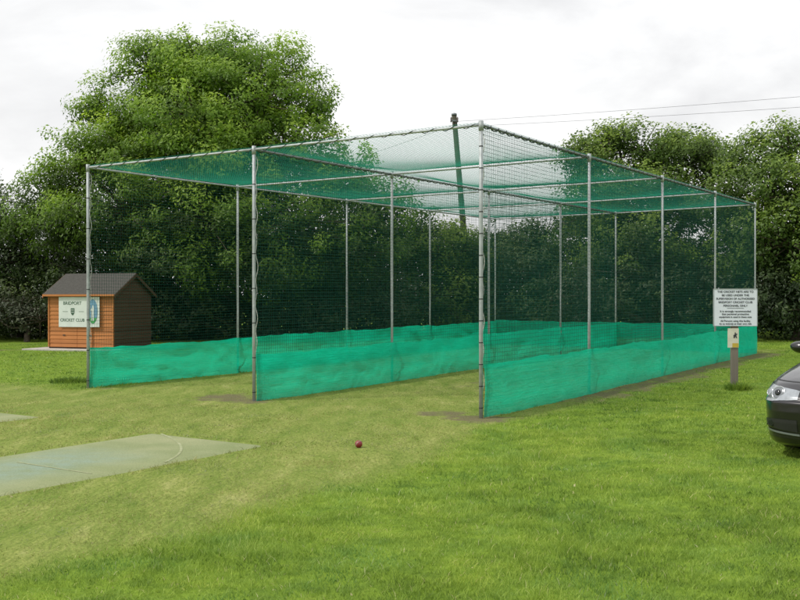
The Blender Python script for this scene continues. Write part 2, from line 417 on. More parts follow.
def bez(p, n=24):
    p = np.asarray(p, float); t = np.linspace(0, 1, n)[:, None]
    return (1-t)**2*p[0]+2*t*(1-t)*p[1]+t*t*p[2]
arc = bez([(-2.60, 10.70), (-1.98, 9.72), (-2.12, 8.86)])
crease = np.linspace(np.array([-3.45, 8.86]), np.array([-2.60, 8.29]), 12)
strip(MATS[0], 'pale worn artificial strip with white arc and crease line, nearer the camera', [('painted_arc', arc, .026), ('crease_line', crease, .022)])
strip(MATS[1], 'pale worn artificial strip at the left edge, farther from the camera', [])

# ------------------------------------------------------------------ net cage
TOP = 3.63
LEN = [14.4, 14.4, 13.9]; FRONT = [FL, FM, FR]
cage = thing('net_cage', 'two-lane cricket practice net of green netting on galvanised steel posts', 'net cage', (float(FM[0]), float(FM[1]), 0))
def rel(o): o.location = (-float(FM[0]), -float(FM[1]), 0); return o     # mesh data in world space, parented to the empty
def front(a):      # a 0..1 left wall -> right wall
    a = np.asarray(a, float)[..., None]
    return np.where(a < .5, FL+(FM-FL)*a*2, FM+(FR-FM)*(a*2-1))
def lenf(a): return np.where(np.asarray(a) < .5, 14.4, 14.4-(np.asarray(a)-.5)*2*.5)
def cp(a, t):      # plan position; t 0..1 front -> back
    return front(a)+LD*(np.asarray(t)*lenf(a))[..., None]
def topz(x, y): return TOP+gz(x, y)*.75
wall_ts = [0, .25, .5, .75, 1]
for wi, a in enumerate((0, .5, 1)):
    for k, t in enumerate(wall_ts):
        p = cp(a, t); z0, z1 = float(gz(*p)), float(topz(*p))
        po = rel(tube_obj('post', [(p[0], p[1], z0-.06), (p[0], p[1], z0+1.2), (p[0], p[1], z0+2.5), (p[0], p[1], z1+.045)],   .0215 if k else .0245, M['steel'], cage))
        if k == 0:      # ties, lacing and a clamp at the top of the front posts
            for zz in np.arange(.12, 3.5, .27 if wi == 2 else .5):
                tb = Tubes(); tb.add([(p[0], p[1], z0+zz), (p[0], p[1], z0+zz+.013)], .0265, 8); tb.build('tie', M['tie'], po)
            zz = np.linspace(z0+.35, z1-.1, 150)
            off = .04+.035*np.abs(np.sin(zz*4.1))*(.4+.6*vnoise(zz*1.5, zz*0, wi+3))
            q = np.stack([p[0]+off*LD[0]+.012*np.sin(zz*17), p[1]+off*LD[1], zz], -1)
            tube_obj('lacing_cord', q, .005, M['cord_white'], po, 5)
        tb = Tubes(); tb.add([(p[0], p[1], z1-.07), (p[0], p[1], z1+.05)], .031, 8); tb.build('clamp', M['steel'], po)
def curve_on(a0, t0, a1, t1, n):
    u = np.linspace(0, 1, n); a = a0+(a1-a0)*u; t = t0+(t1-t0)*u
    xy = cp(a, t); return np.concatenate([xy, topz(xy[:, 0], xy[:, 1])[:, None]], 1)
def lace(pts, pitch, r, amp):
    d = np.concatenate([[0], np.cumsum(np.linalg.norm(np.diff(pts, axis=0), axis=1))]); n = int(d[-1]/.035)
    s = np.linspace(0, d[-1], n); P = np.stack([np.interp(s, d, pts[:, i]) for i in range(3)], -1)
    tg = pts[-1]-pts[0]; tg /= np.linalg.norm(tg); sd = np.cross(tg, (0, 0, 1)); ph = s*2*np.pi/pitch+1.5*vnoise(s*1.3, s*0, 4)
    return P+sd*np.cos(ph)[:, None]*amp+np.array([0, 0, 1])*(np.sin(ph)[:, None]*amp-.006)
for k, t in enumerate(wall_ts):                        # cross rails, one per lane
    for a0 in (0, .5):
        pts = curve_on(a0, t, a0+.5, t, 9)
        rl = rel(tube_obj('cross_rail', pts, .0175, M['steel'], cage))
        if k == 0:
            tube_obj('lacing_cord', lace(pts, .3, .006, .023), .005, M['cord_dark'], rl, 5)
for wi, a in enumerate((0, .5, 1)):                    # side rails
    for k in range(4):
        pts = curve_on(a, wall_ts[k], a, wall_ts[k+1], 9)
        rl = rel(tube_obj('side_rail', pts, .0175, M['steel'] if wi == 0 else M['steel_dark'], cage))
        if wi: tube_obj('lacing_cord', lace(pts, .22, .007 if wi == 2 else .005, .025), .0075 if wi == 2 else .006, M['cord_dark'], rl, 5)
# netting: every twine is a tube
SP, TW, RTW = .05, .0023, .00175
def wallnet(name, pf, length, lab=None):
    tb = Tubes(); nu = int(length/SP); nv = int((TOP-.10)/SP)
    def P(u, v):
        xy, nrm = pf(u/length)
        bil = .05*np.sin(np.pi*np.clip(v/TOP, 0, 1))*(fbm(u*.35, v*.35, len(name), 2)-.5)*2
        gu = .012*(fbm(u*1.7, v*1.7, 77, 2)-.5)
        z = gz(xy[..., 0], xy[..., 1])+.08; zt = topz(xy[..., 0], xy[..., 1])
        return np.concatenate([xy+nrm*bil[..., None], (z+(zt-z-.015)*np.clip(v/(TOP-.1), 0, 1)+gu)[..., None]], -1)
    u = np.linspace(.02, length-.02, nu); v = np.linspace(0, TOP-.1, 16)
    tb.add_many(P(*np.meshgrid(u, v, indexing='ij')), TW)
    v = np.linspace(0, TOP-.1, nv); u = np.linspace(.02, length-.02, int(length/.2))
    V_, U_ = np.meshgrid(v, u, indexing='ij'); tb.add_many(P(U_, V_), TW)
    return rel(tb.build(name, M['twine'], cage))
for a, ln in ((0, 14.4), (.5, 14.4), (1, 13.9)):
    wallnet('side_net', lambda w, a=a: (cp(np.full(w.shape, a), w), np.broadcast_to(LN, w.shape+(2,))), ln)
for a0 in (0, .5):
    wl = float(np.linalg.norm(cp(a0+.5, 1.)-cp(a0, 1.)))
    wallnet('back_net', lambda w, a0=a0: (cp(a0+.5*w, np.full(w.shape, 1.)), np.broadcast_to(LD, w.shape+(2,))), wl)
def roofnet():
    tb = Tubes()
    def P(a, t):
        xy = cp(a, t); sag = -.055+.115*np.abs(np.sin(np.pi*t*4))**.8*(.35+.65*np.abs(np.sin(np.pi*a*2))**.7)*(.75+.5*fbm(a*3, t*5, 3, 2))
        e_ = np.clip(np.minimum((a*2) % 1.0, 1-(a*2) % 1.0)*9, 0, 1); sag = sag*e_-.05*(1-e_)
        return np.concatenate([xy, (topz(xy[..., 0], xy[..., 1])-.02-sag)[..., None]], -1)
    a = np.linspace(0, 1, int(7.33/SP)); t = np.linspace(0, 1, 97); tb.add_many(P(*np.meshgrid(a, t, indexing='ij')), RTW)
    t = np.linspace(0, 1, int(14.4/SP)); a = np.linspace(0, 1, 61); T_, A_ = np.meshgrid(t, a, indexing='ij'); tb.add_many(P(A_, T_), RTW)
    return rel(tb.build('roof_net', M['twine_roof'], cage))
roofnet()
# skirts of solid windbreak along the foot of the nets
def skirt(pf, nrm, length, seed, hgt=.7, slack=1.):
    nu = int(length/.06); u = np.linspace(0, length, nu); v = np.linspace(0, 1, 13)
    U, Vv = np.meshgrid(u, v, indexing='ij'); xy = pf(U/length)
    edge = sstep(0, .35, U)*sstep(0, .35, length-U)
    bul = ((fbm(U*.9, Vv*1.2+seed, seed, 3)-.5)*.26*slack+.05*np.sin(Vv*3.1))*(.25+.75*np.sin(np.pi*np.clip(Vv*.9+.1, 0, 1)))*(.2+.8*edge)
    fold = slack*.020*np.sin(U*5+Vv*9+5*fbm(U*.8, Vv*1.5, seed+7, 2)*4)*np.sin(np.pi*Vv)*edge+slack*.022*np.sin(U*9+4*fbm(U*1.1, Vv*2, seed+5, 2)*6+Vv*4)*(1-Vv)*edge
    ht = hgt+.06*(fbm(U*.8, U*0, seed+2, 3)-.5)-.02*np.abs(np.sin(U*np.pi/1.8+vnoise(U*.5, U*0, seed)))**.7+.02*(vnoise(U*6, U*0, seed+4)-.5)
    z0 = gz(xy[..., 0], xy[..., 1])-.005+.03*np.clip(fbm(U*.7, U*0, seed+9, 3)-.48, 0, 1)*2
    P = np.concatenate([xy+nrm*(bul+fold)[..., None], (z0+Vv*(ht-.02))[..., None]], -1)
    return rel(sheet('skirt', P, M['skirt'], cage, True, {'up': (Vv*ht).ravel()}))
for i, (a, ln) in enumerate(((0, 14.4), (.5, 14.4), (1, 13.9))):
    skirt(lambda w, a=a: cp(np.full(w.shape, a), w)+LN*(.045 if a == 1 else .04), LN, ln, 3+i*4, .71, (1.15, .9, .4)[i])
for i, a0 in enumerate((0, .5)):
    skirt(lambda w, a0=a0: cp(a0+.5*w, np.full(w.shape, .998)), LD, 3.66, 19+i*5, .72)

# ------------------------------------------------------------------ text helper
def lettering(lines, name, mat, parent, depth=.002, bold=.0):
    """lines: (text, x, z, size) centred, laid in the local xz plane facing -y"""
    for txt, x, z, size in lines:
        bm = bmesh.new()
        c = bpy.data.curves.new('text', 'FONT'); c.body = txt; c.size = size; c.align_x = 'CENTER'; c.align_y = 'CENTER'; c.offset = bold*size; c.extrude = .0008
        o = bpy.data.objects.new('text', c); COL.objects.link(o)
        dg = bpy.context.evaluated_depsgraph_get(); me = bpy.data.meshes.new_from_object(o.evaluated_get(dg))
        me.transform(Matrix.Translation((x, -depth, z)) @ Matrix.Rotation(R(90), 4, 'X'))
        bm.from_mesh(me); bpy.data.objects.remove(o); bpy.data.meshes.remove(me); bpy.data.curves.remove(c)
        bobj(name, bm, mat, parent)
def ellipse_bm(cx, cz, rx, rz, y, n=40, clip=None):
    bm = bmesh.new(); vs = []
    for k in range(n):
        th = 2*math.pi*k/n; z = cz+rz*math.sin(th)
        if clip is not None: z = min(z, clip)
        vs.append(bm.verts.new((cx+rx*math.cos(th), y, z)))
    bm.faces.new(vs); r = bmesh.ops.extrude_face_region(bm, geom=bm.faces[:])
    bmesh.ops.translate(bm, verts=[v for v in r['geom'] if isinstance(v, bmesh.types.BMVert)], vec=(0, .002, 0))
    return bm
def poly_bm(pts, y, th=.002):
    bm = bmesh.new(); f = bm.faces.new([bm.verts.new((x, y, z)) for x, z in pts]); r = bmesh.ops.extrude_face_region(bm, geom=[f])
    bmesh.ops.translate(bm, verts=[v for v in r['geom'] if isinstance(v, bmesh.types.BMVert)], vec=(0, th, 0)); bmesh.ops.triangulate(bm, faces=bm.faces[:])
    return bm

# ------------------------------------------------------------------ shed
SX, SY = -7.70, 26.5; sz = float(gz(SX, SY)); SW, SDp, EV, RG = 2.10, 1.80, 1.50, 2.02
srz = R(-18)
shed = thing('garden_shed', 'small orange wooden shed with grey felt roof under the ash tree', 'shed', (SX, SY, sz), srz)
def boards(x0, x1, h, d=0.0, bh=.11):       # overlapping horizontal boards, local xz, facing -y
    bm = bmesh.new(); z = .04
    while z < h-.001:
        z1 = min(z+bh, h); vs = [bm.verts.new(p) for p in ((x0, -.018, z), (x1, -.018, z), (x1, -.004, z1), (x0, -.004, z1), (x0, .012, z), (x1, .012, z), (x1, .012, z1), (x0, .012, z1))]
        for f in ((0, 1, 2, 3), (5, 4, 7, 6), (4, 5, 1, 0), (3, 2, 6, 7), (4, 0, 3, 7), (1, 5, 6, 2)): bm.faces.new([vs[i] for i in f])
        z = z1
    return bm
# front right corner is the local origin; front wall runs to -x, depth to +y
bobj('front_wall', boards(-SW, 0, EV), M['shed_wood'], shed)
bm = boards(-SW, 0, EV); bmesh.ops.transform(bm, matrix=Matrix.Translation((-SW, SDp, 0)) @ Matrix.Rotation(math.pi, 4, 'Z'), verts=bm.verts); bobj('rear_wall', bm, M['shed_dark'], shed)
def gable():
    bm = bmesh.new(); z = .04; bh = .11
    while z < RG-.02:
        z1 = min(z+bh, RG-.01)
        def span(zz): 
            k = 0 if zz <= EV else (zz-EV)/(RG-EV)*SDp/2
            return k, SDp-k
        a0, b0 = span(z); a1, b1 = span(z1)
        vs = [bm.verts.new(p) for p in ((.018, a0, z), (.018, b0, z), (.004, b1, z1), (.004, a1, z1), (-.012, a0, z), (-.012, b0, z), (-.012, b1, z1), (-.012, a1, z1))]
        for f in ((0, 1, 2, 3), (5, 4, 7, 6), (4, 5, 1, 0), (3, 2, 6, 7), (4, 0, 3, 7), (1, 5, 6, 2)): bm.faces.new([vs[i] for i in f])
        z = z1
    return bm
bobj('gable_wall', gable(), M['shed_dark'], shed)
bm = gable(); bmesh.ops.scale(bm, vec=(-1, 1, 1), verts=bm.verts); bmesh.ops.translate(bm, vec=(-SW, 0, 0), verts=bm.verts); bobj('gable_wall', bm, M['shed_wood'], shed)
def roofbm():
    bm = bmesh.new(); ov = .10; e = .12; sl = (RG-EV)/(SDp/2)
    for sgn in (0, 1):
        y0 = -e if not sgn else SDp+e; ym = SDp/2; z0 = EV-e*sl; zr = RG
        vs = [bm.verts.new(p) for p in ((-SW-ov, y0, z0+.02), (ov, y0, z0+.02), (ov, ym, zr+.02), (-SW-ov, ym, zr+.02), (-SW-ov, y0, z0+.05), (ov, y0, z0+.05), (ov, ym, zr+.05), (-SW-ov, ym, zr+.05))]
        for f in ((0, 1, 2, 3), (5, 4, 7, 6), (4, 5, 1, 0), (4, 0, 3, 7), (1, 5, 6, 2)): bm.faces.new([vs[i] for i in f])
    return bm
rf = bobj('roof', roofbm(), M['felt'], shed)
bm = bmesh.new(); bx(bm, -SW-.09, .09, -.135, -.118, EV-.075, EV-.02); bobj('fascia', bm, M['shed_wood'], rf)
for s_ in (-SW-.105, .105):
    bm = bmesh.new(); sl = (RG-EV)/(SDp/2)
    for y0, y1 in ((-.12, SDp/2), (SDp+.12, SDp/2)):
        z0 = EV-.12*sl
        f = [bm.verts.new((s_+dx, y, z)) for dx in (-.01, .01) for y, z in ((y0, z0-.05), (y1, RG-.05), (y1, RG+.04), (y0, z0+.04))]
        for q in ((0, 1, 2, 3), (7, 6, 5, 4), (0, 4, 5, 1), (2, 6, 7, 3), (0, 3, 7, 4)): bm.faces.new([f[i] for i in q])
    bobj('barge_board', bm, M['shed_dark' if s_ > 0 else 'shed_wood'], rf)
for x0, x1 in ((-1.62, -1.145), (-1.135, -.66)):
    bm = boards(x0, x1, EV-.12); bmesh.ops.translate(bm, vec=(0, -.028, 0), verts=bm.verts); d_ = bobj('door', bm, M['shed_wood'], shed)
    xx = x0+.02 if x0 < -1.3 else x1-.10
    for zz in (.35, 1.15): bm = bmesh.new(); bx(bm, xx, xx+.08, -.052, -.047, zz, zz+.03); bobj('hinge', bm, M['tie'], d_)
for xx in (-SW+.005, -.04):
    bm = bmesh.new(); bx(bm, xx, xx+.035, -.034, -.019, .04, EV-.02); bobj('corner_trim', bm, M['shed_wood'], shed)
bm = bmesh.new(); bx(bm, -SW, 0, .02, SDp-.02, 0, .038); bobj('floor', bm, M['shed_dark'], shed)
bm = bmesh.new(); bx(bm, -SW-.45, .2, -.55, SDp+.2, -.10, -.0); sl_ = bobj('concrete_slab', bm, M['slab'], None, bevel=.01)
sl_.location = (SX, SY, sz+.03); sl_.rotation_euler = (0, 0, srz); tag(sl_, 'pale concrete slab under the orange shed', 'slab'); shed.location.z += .031
# club sign
M_sh = Matrix.Translation(shed.location) @ Matrix.Rotation(srz, 4, 'Z')
CW, CH = 1.30, .82
loc = M_sh @ Vector((-1.06, -.075, 1.0))
cs = thing('club_sign', 'white board reading BRIDPORT CRICKET CLUB fixed to the shed front', 'sign', loc, srz)
bm = bmesh.new(); bx(bm, -CW/2, CW/2, 0, .02, -CH/2, CH/2); bobj('board', bm, M['sign_white'], cs)
lettering([('BRIDPORT', -.21, .235, .125), ('CRICKET CLUB', -.21, -.225, .116)], 'lettering', M['ink_green'], cs, .002, .014)
sh_ = bobj('crest', poly_bm([(-.26, .10), (-.14, .10), (-.14, -.02), (-.165, -.07), (-.20, -.10), (-.235, -.07), (-.26, -.02)], -.003), M['ink_green'], cs)
for z0, z1 in ((.045, .06), (-.015, -.002)):
    bm = bmesh.new(); bx(bm, -.245, -.155, -.005, -.0031, z0, z1); bobj('crest_stripe', bm, M['sign_white'], sh_)
for x0 in (-.52, .0):
    bm = bmesh.new(); bx(bm, x0, x0+.16, -.003, -.0005, .005, .014); bobj('rule', bm, M['ink_green'], cs)
em = bobj('emblem', ellipse_bm(.44, .015, .155, .33, -.004), M['blue'], cs)
bobj('pitch', ellipse_bm(.44, .015, .150, .325, -.0065, 60, -.16), M['emb_green'], em)
fig = [(.41, -.24), (.435, -.24), (.445, -.06), (.455, -.24), (.48, -.24), (.475, .02), (.485, .10), (.47, .13), (.468, .17), (.45, .19), (.43, .17), (.43, .13), (.405, .10), (.38, .02), (.395, .01), (.42, .06), (.415, .0)]
bobj('batsman', poly_bm(fig, -.009), M['sign_white'], em)

# ------------------------------------------------------------------ notice board on its post
NXY = (5.30, 15.6); nz = float(gz(*NXY))
nb = thing('notice_board', 'white printed notice on a grey timber post beside the nets', 'notice board', (NXY[0], NXY[1], nz), R(-4))
bm = bmesh.new(); bx(bm, -.052, .052, -.045, .045, -.1, 1.12); bobj('post', bm, M['post_wood'], nb, bevel=.006)
bd = bmesh.new(); bx(bd, -.335, .335, -.0615, -.046, 1.005, 1.585); brd = bobj('board', bd, M['white_board'], nb, bevel=.002)
bm = bmesh.new()
for q in ((-.34, .34, 1.582, 1.592), (-.34, .34, .998, 1.008)): bx(bm, q[0], q[1], -.0665, -.045, q[2], q[3])
for q in ((-.342, -.332), (.332, .342)): bx(bm, q[0], q[1], -.0662, -.0452, 1.009, 1.581)
bobj('edge_trim', bm, M['steel'], brd)
TXT = [('THE CRICKET NETS ARE TO', 1.545, .052), ('BE USED UNDER THE', 1.490, .052), ('SUPERVISION OF AUTHORISED', 1.435, .050), ('BRIDPORT CRICKET CLUB', 1.380, .052), ('PERSONNEL ONLY', 1.325, .052),
       ('It is strongly recommended', 1.238, .050), ('that personal protective', 1.193, .050), ('equipment is used in these nets', 1.148, .046), ('All Persons using this facility', 1.085, .047), ('do so entirely at their own risk', 1.040, .046)]
le = lettering([(t, 0, z-.004, s*.86) for t, z, s in TXT], 'lettering', M['ink'], brd, .064, .012)
bm = bmesh.new(); bx(bm, -.13, .13, -.0645, -.062, 1.281, 1.286); bobj('rule', bm, M['ink'], brd)
bm = bmesh.new(); bx(bm, -.115, .055, -.056, -.047, .66, .965); sn = bobj('small_notice', bm, M['paper'], nb)
bm = bmesh.new(); bx(bm, -.045, .05, -.0585, -.0565, .665, .73); bobj('yellow_panel', bm, M['yellow'], sn)
fig2 = [(-.03, .80), (-.01, .80), (.0, .84), (.015, .80), (.035, .80), (.02, .86), (.04, .88), (.03, .90), (.01, .885), (.012, .91), (.0, .925), (-.012, .91), (-.01, .88), (-.035, .86)]
bobj('pictogram', poly_bm([(x*.8, .855+(z-.86)*.75) for x, z in fig2], -.0585), M['ink'], sn)

# ------------------------------------------------------------------ cricket ball
BX, BY = -.412, 9.80
ball = thing('cricket_ball', 'red leather cricket ball lying alone on the mown grass', 'ball', (BX, BY, float(gz(BX, BY))+.036), R(20))
bm = bmesh.new(); bmesh.ops.create_uvsphere(bm, u_segments=32, v_segments=20, radius=.0375); bobj('ball_body', bm, M['ball'], ball, True)
th = np.linspace(0, 2*np.pi, 60); tb = Tubes()
for o_ in (-.004, 0, .004): tb.add(np.stack([np.cos(th)*.0375, np.full(60, o_), np.sin(th)*.0375], -1), .0012, 4)
sm = tb.build('seam', M['stitch'], ball); sm.rotation_euler = (R(35), 0, R(30))

# ------------------------------------------------------------------ utility pole and wires
PB, PT = Vector((2.92, 40, 0)), Vector((2.2, 40, 8.62))
pole = thing('utility_pole', 'leaning wooden telegraph pole standing behind the trees', 'utility pole', (PB.x, PB.y, float(gz(PB.x, PB.y))))
d = PT-PB
tube_obj('shaft', [(-d.x*.05, 0, -.4), (0, 0, 0), (d.x*.5, 0, d.z*.5), (d.x, 0, d.z)], [.15, .145, .12, .10], M['pole'], pole)
bm = bmesh.new(); bx(bm, d.x-.12, d.x+.12, -.15, -.105, d.z-.26, d.z-.20); bobj('bracket', bm, M['steel_dark'], pole)
tb = Tubes(); tb.add([(d.x, 0, d.z), (d.x, 0, d.z+.08), (d.x, 0, d.z+.1)], [.115, .105, .04], 8); tb.build('cap', M['steel_dark'], pole)
for dx in (-.13, .13):
    tb = Tubes(); tb.add([(d.x+dx, -.14, d.z-.30), (d.x+dx, -.14, d.z-.26), (d.x+dx, -.14, d.z-.22), (d.x+dx, -.14, d.z-.14), (d.x+dx, -.14, d.z-.08)], [.02, .035, .028, .035, .014], 8); tb.build('insulator', M['ceramic'], pole)
def wire(p0, p1, sag, lab):
    u = np.linspace(0, 1, 60)[:, None]; P = np.array(p0)*(1-u)+np.array(p1)*u; P[:, 2] -= 4*sag*(u*(1-u))[:, 0]
    tag(tube_obj('overhead_wire', P, .0055, M['wire'], None, 5), lab, 'wire', 'wires from the telegraph pole')
wire((2.25, 39.8, 8.60), (38.2, 23.6, 9.3), .35, 'upper thin overhead wire running right from the telegraph pole')
wire((2.25, 39.8, 8.38), (38.0, 23.4, 8.45), .30, 'lower thin overhead wire running right from the telegraph pole')
wire((2.15, 40.1, 8.5), (-14.6, 72, 8.9), .4, 'thin overhead wire running left and back from the telegraph pole')

# ------------------------------------------------------------------ trees
def px(u, v, d): return np.array([(u-400)*d/984., d, 1.5+(297-v)*d/984.])
def make_tree(name, label, cat, base, lobes, mat, dens=1.0, leaf=(.13, .055), clump=.55, group=None, trunk_r=.22, seed=1, droop=.3, core=True, tintb=0., shade=None):
    """lobes: (centre xyz, radii xyz) in world space"""
    rg = np.random.default_rng(seed)
    bz = float(gz(*base)); t = thing(name, label, cat, (base[0], base[1], bz), 0, group)
    B = np.array([base[0], base[1], bz]); tb = Tubes()
    C = [np.asarray(l[0], float) for l in lobes]; cen = np.mean(C, axis=0); low = min(c[2]-r[2] for c, (_, r) in zip(C, lobes))
    fork = np.array([B[0]+(cen[0]-B[0])*.3, B[1]+(cen[1]-B[1])*.3, max(bz+.5, min(cen[2]-.5, low+.35*(cen[2]-low)))])
    m1 = (B+fork)/2+rg.normal(0, .08, 3)*[1, 1, 0]
    tb.add(np.array([B-[0, 0, .15], B+[0, 0, .25], m1, fork])-B, [trunk_r*1.35, trunk_r*1.1, trunk_r*.9, trunk_r*.75], 10)
    P = []; N = []; TI = []
    for c, r in lobes:
        c = np.asarray(c, float); r = np.asarray(r, float)
        q = np.linspace(0, 1, 8)[:, None]; mid = (fork+c)/2+np.array([0, 0, -.15*np.linalg.norm(c-fork)])+rg.normal(0, .2, 3)
        L = (1-q)**2*fork+2*q*(1-q)*mid+q*q*c
        tb.add(L-B, np.linspace(trunk_r*.55, trunk_r*.16, 8), 6, False)
        area = 4*np.pi*((r[0]*r[1])**1.6/3+(r[0]*r[2])**1.6/3+(r[1]*r[2])**1.6/3)**(1/1.6)
        nc = max(6, int(area*1.15/(clump*clump*2.2)))
        for k in range(nc):
            dv = rg.normal(0, 1, 3); dv /= np.linalg.norm(dv)
            rad = (.55+.52*rg.random()**.7) if rg.random() > .22 else (1.0+.26*rg.random())
            if core and rg.random() < .2: rad = .2+.4*rg.random()
            cc = c+dv*r*rad
            if cc[2] < bz+.12: cc[2] = bz+.12+rg.random()*.5
            cr = clump*(.55+.75*rg.random())*(.62 if rad > 1.02 else 1)
            if rg.random() < .6:
                qq = np.linspace(0, 1, 5)[:, None]; mm = (c+cc)/2+rg.normal(0, .12, 3)
                tb.add((1-qq)**2*c+2*qq*(1-qq)*mm+qq*qq*cc-B, np.linspace(.03, .008, 5), 4, False)
            n = int(dens*155*(cr/.55)**2.1)
            o = rg.normal(0, 1, (n, 3)); o /= np.linalg.norm(o, axis=1)[:, None]; o *= (rg.random(n)**.45)[:, None]
            pp = cc+o*np.array([1.15, 1.15, .92])*cr
            nn = .62*dv+.6*o+np.array([-.12, -.22, .42])+rg.normal(0, .42, (n, 3))
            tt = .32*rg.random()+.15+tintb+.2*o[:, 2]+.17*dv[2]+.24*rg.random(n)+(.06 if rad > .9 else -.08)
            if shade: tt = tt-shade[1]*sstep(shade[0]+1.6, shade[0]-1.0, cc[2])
            P.append(pp); N.append(nn); TI.append(tt)
    P = np.concatenate(P); N = np.concatenate(N); TI = np.clip(np.concatenate(TI), 0, 1)
    N /= np.linalg.norm(N, axis=1)[:, None]; n = len(P)
    ax = rg.normal(0, 1, (n, 3)); ax[:, 2] -= droop; ax -= N*np.sum(ax*N, axis=1)[:, None]; ax /= np.linalg.norm(ax, axis=1)[:, None]
    sd = np.cross(N, ax); sz_ = .65+.7*rg.random(n)
    l = ax*(leaf[0]*sz_)[:, None]; w = sd*(leaf[1]*sz_)[:, None]
    V = np.stack([P-l*.5, P+w*.5-l*.05-N*.006, P+l*.5, P-w*.5-l*.05-N*.006], 1)-B
    Vf = V.reshape(-1, 3); Vf[:, 2] = np.maximum(Vf[:, 2], .02)
    tr = tb.build('trunk', M['bark'], t)
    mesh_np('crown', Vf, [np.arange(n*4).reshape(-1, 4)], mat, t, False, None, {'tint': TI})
    return t
def L(u, v, ru, rv, d, dd=0., rd=None):
    s = d/984.; c = px(u, v, d+dd); return (c, (ru*s, rd if rd else (ru+rv)*.5*s, rv*s))
D = 32.5
ash = [L(205, 76, 62, 40, D, .2, 2.2), L(150, 72, 32, 36, D, .2), L(170, 50, 36, 21, D, .2), L(218, 53, 40, 21, D, .4), L(272, 76, 38, 36, D, .4), L(310, 112, 28, 36, D, .3), L(255, 105, 60, 50, D, -.4, 2.4),
       L(195, 120, 70, 50, D, -1.2, 2.2), L(142, 118, 30, 36, D, -.4), L(130, 158, 50, 40, D, -.9), L(205, 170, 66, 46, D, -1.7), L(285, 160, 54, 44, D, -1.0), L(325, 165, 26, 34, D, -.2), L(98, 108, 20, 30, D, .0), L(118, 135, 26, 24, D, -.2), L(86, 168, 46, 40, D, -.6), L(50, 192, 36, 32, D, -.4), L(24, 222, 22, 22, D, -.6), L(355, 188, 40, 38, D, -.2), L(125, 210, 60, 46, D, -1.7),
       L(205, 222, 66, 46, D, -2.0), L(160, 225, 80, 60, D, 1.0), L(330, 250, 80, 50, D, 1.0), L(215, 135, 80, 60, D, 1.2), L(295, 222, 62, 44, D, -1.8), L(375, 215, 40, 36, D, -1.2), L(75, 235, 40, 32, D, -1.4), L(170, 262, 56, 30, D, -2.0), L(260, 262, 56, 30, D, -2.0), L(350, 258, 50, 30, D, -1.6)]
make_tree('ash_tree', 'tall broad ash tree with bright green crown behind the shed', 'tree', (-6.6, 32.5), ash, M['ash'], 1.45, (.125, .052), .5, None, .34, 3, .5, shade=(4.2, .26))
def simple_tree(name, label, cat, base, lobes, mat, seed, **kw): return make_tree(name, label, cat, base, lobes, mat, seed=seed, **kw)
G = 'trees and bushes behind the nets'
simple_tree('broadleaf_tree', 'round topped olive green tree behind the right end of the nets', 'tree', (8.3, 33.5),
            [L(640, 150, 42, 26, 33.5), L(618, 140, 26, 16, 33.5, .3), L(688, 146, 26, 20, 33.5, .3), L(712, 165, 22, 24, 33.5, .3), L(580, 165, 20, 24, 33.5, .4), L(630, 255, 80, 60, 33.5, .6), L(605, 165, 34, 30, 33.5, -.4), L(590, 145, 18, 14, 33.5), L(665, 138, 20, 12, 33.5), L(690, 165, 36, 32, 33.5, -.3), L(640, 195, 60, 34, 33.5, -.9), L(590, 215, 36, 32, 33.5, -.6), L(690, 215, 46, 36, 33.5, -.9), L(640, 245, 60, 34, 33.5, -1.2)],
            M['right'], 5, group=G, clump=.48, leaf=(.11, .06), dens=1.3)
simple_tree('broadleaf_tree', 'tall bright leaved tree at the right edge, leaning out over the car', 'tree', (13.0, 31.0),
            [L(790, 148, 44, 28, 30.5), L(752, 165, 32, 26, 30.5), L(835, 158, 46, 36, 30.5, .6), L(770, 190, 50, 34, 30.5, -.8), L(725, 195, 24, 28, 30.5, -.2), L(815, 200, 50, 42, 30.5, -1.4), L(790, 245, 46, 38, 30.5, -1.5), L(840, 255, 50, 44, 30.5, -1.2), L(745, 235, 30, 36, 30.5, -.6), L(900, 195, 60, 56, 30.5), L(790, 250, 90, 60, 30.5, 1.2)],
            M['right'], 9, group=G, clump=.5, leaf=(.11, .06), tintb=.03, dens=1.3)
simple_tree('hawthorn_tree', 'yellowish hawthorn bush showing through the nets beside the ash', 'bush', (1.2, 35),
            [L(420, 232, 34, 24, 35), L(440, 255, 50, 30, 35, -.4), L(395, 250, 34, 30, 35), L(430, 300, 60, 32, 35, -.8), L(455, 235, 22, 18, 35)], M['right'], 13, group=G, clump=.42, tintb=.04)
simple_tree('hawthorn_tree', 'dark hawthorn bush in front of the telegraph pole', 'bush', (3.0, 36),
            [L(482, 248, 30, 22, 36), L(520, 250, 30, 24, 36),  L(500, 240, 24, 16, 36), L(470, 270, 50, 30, 36, -.3), L(490, 310, 60, 30, 36, -.6)], M['mid'], 17, group=G, clump=.42)
simple_tree('hawthorn_tree', 'mid green hawthorn bush between the telegraph pole and the round topped tree', 'bush', (5.4, 35.5),
            [L(540, 240, 34, 22, 35.5), L(565, 225, 26, 22, 35.5), L(540, 270, 54, 34, 35.5, -.4), L(560, 310, 60, 30, 35.5, -.6)], M['mid'], 19, group=G, clump=.42)
simple_tree('dark_bush', 'tall very dark bush at the left edge of the field', 'bush', (-13.4, 34.5),
            [L(12, 225, 44, 32, 34), L(-30, 215, 50, 40, 34), L(30, 262, 44, 36, 34, -.5), L(-20, 270, 60, 44, 34, -.6), L(60, 268, 36, 34, 34, -.1), L(20, 310, 60, 30, 34, -.6), L(-60, 290, 60, 50, 34)], M['mid'], 23, group=G, clump=.45, leaf=(.11, .06))
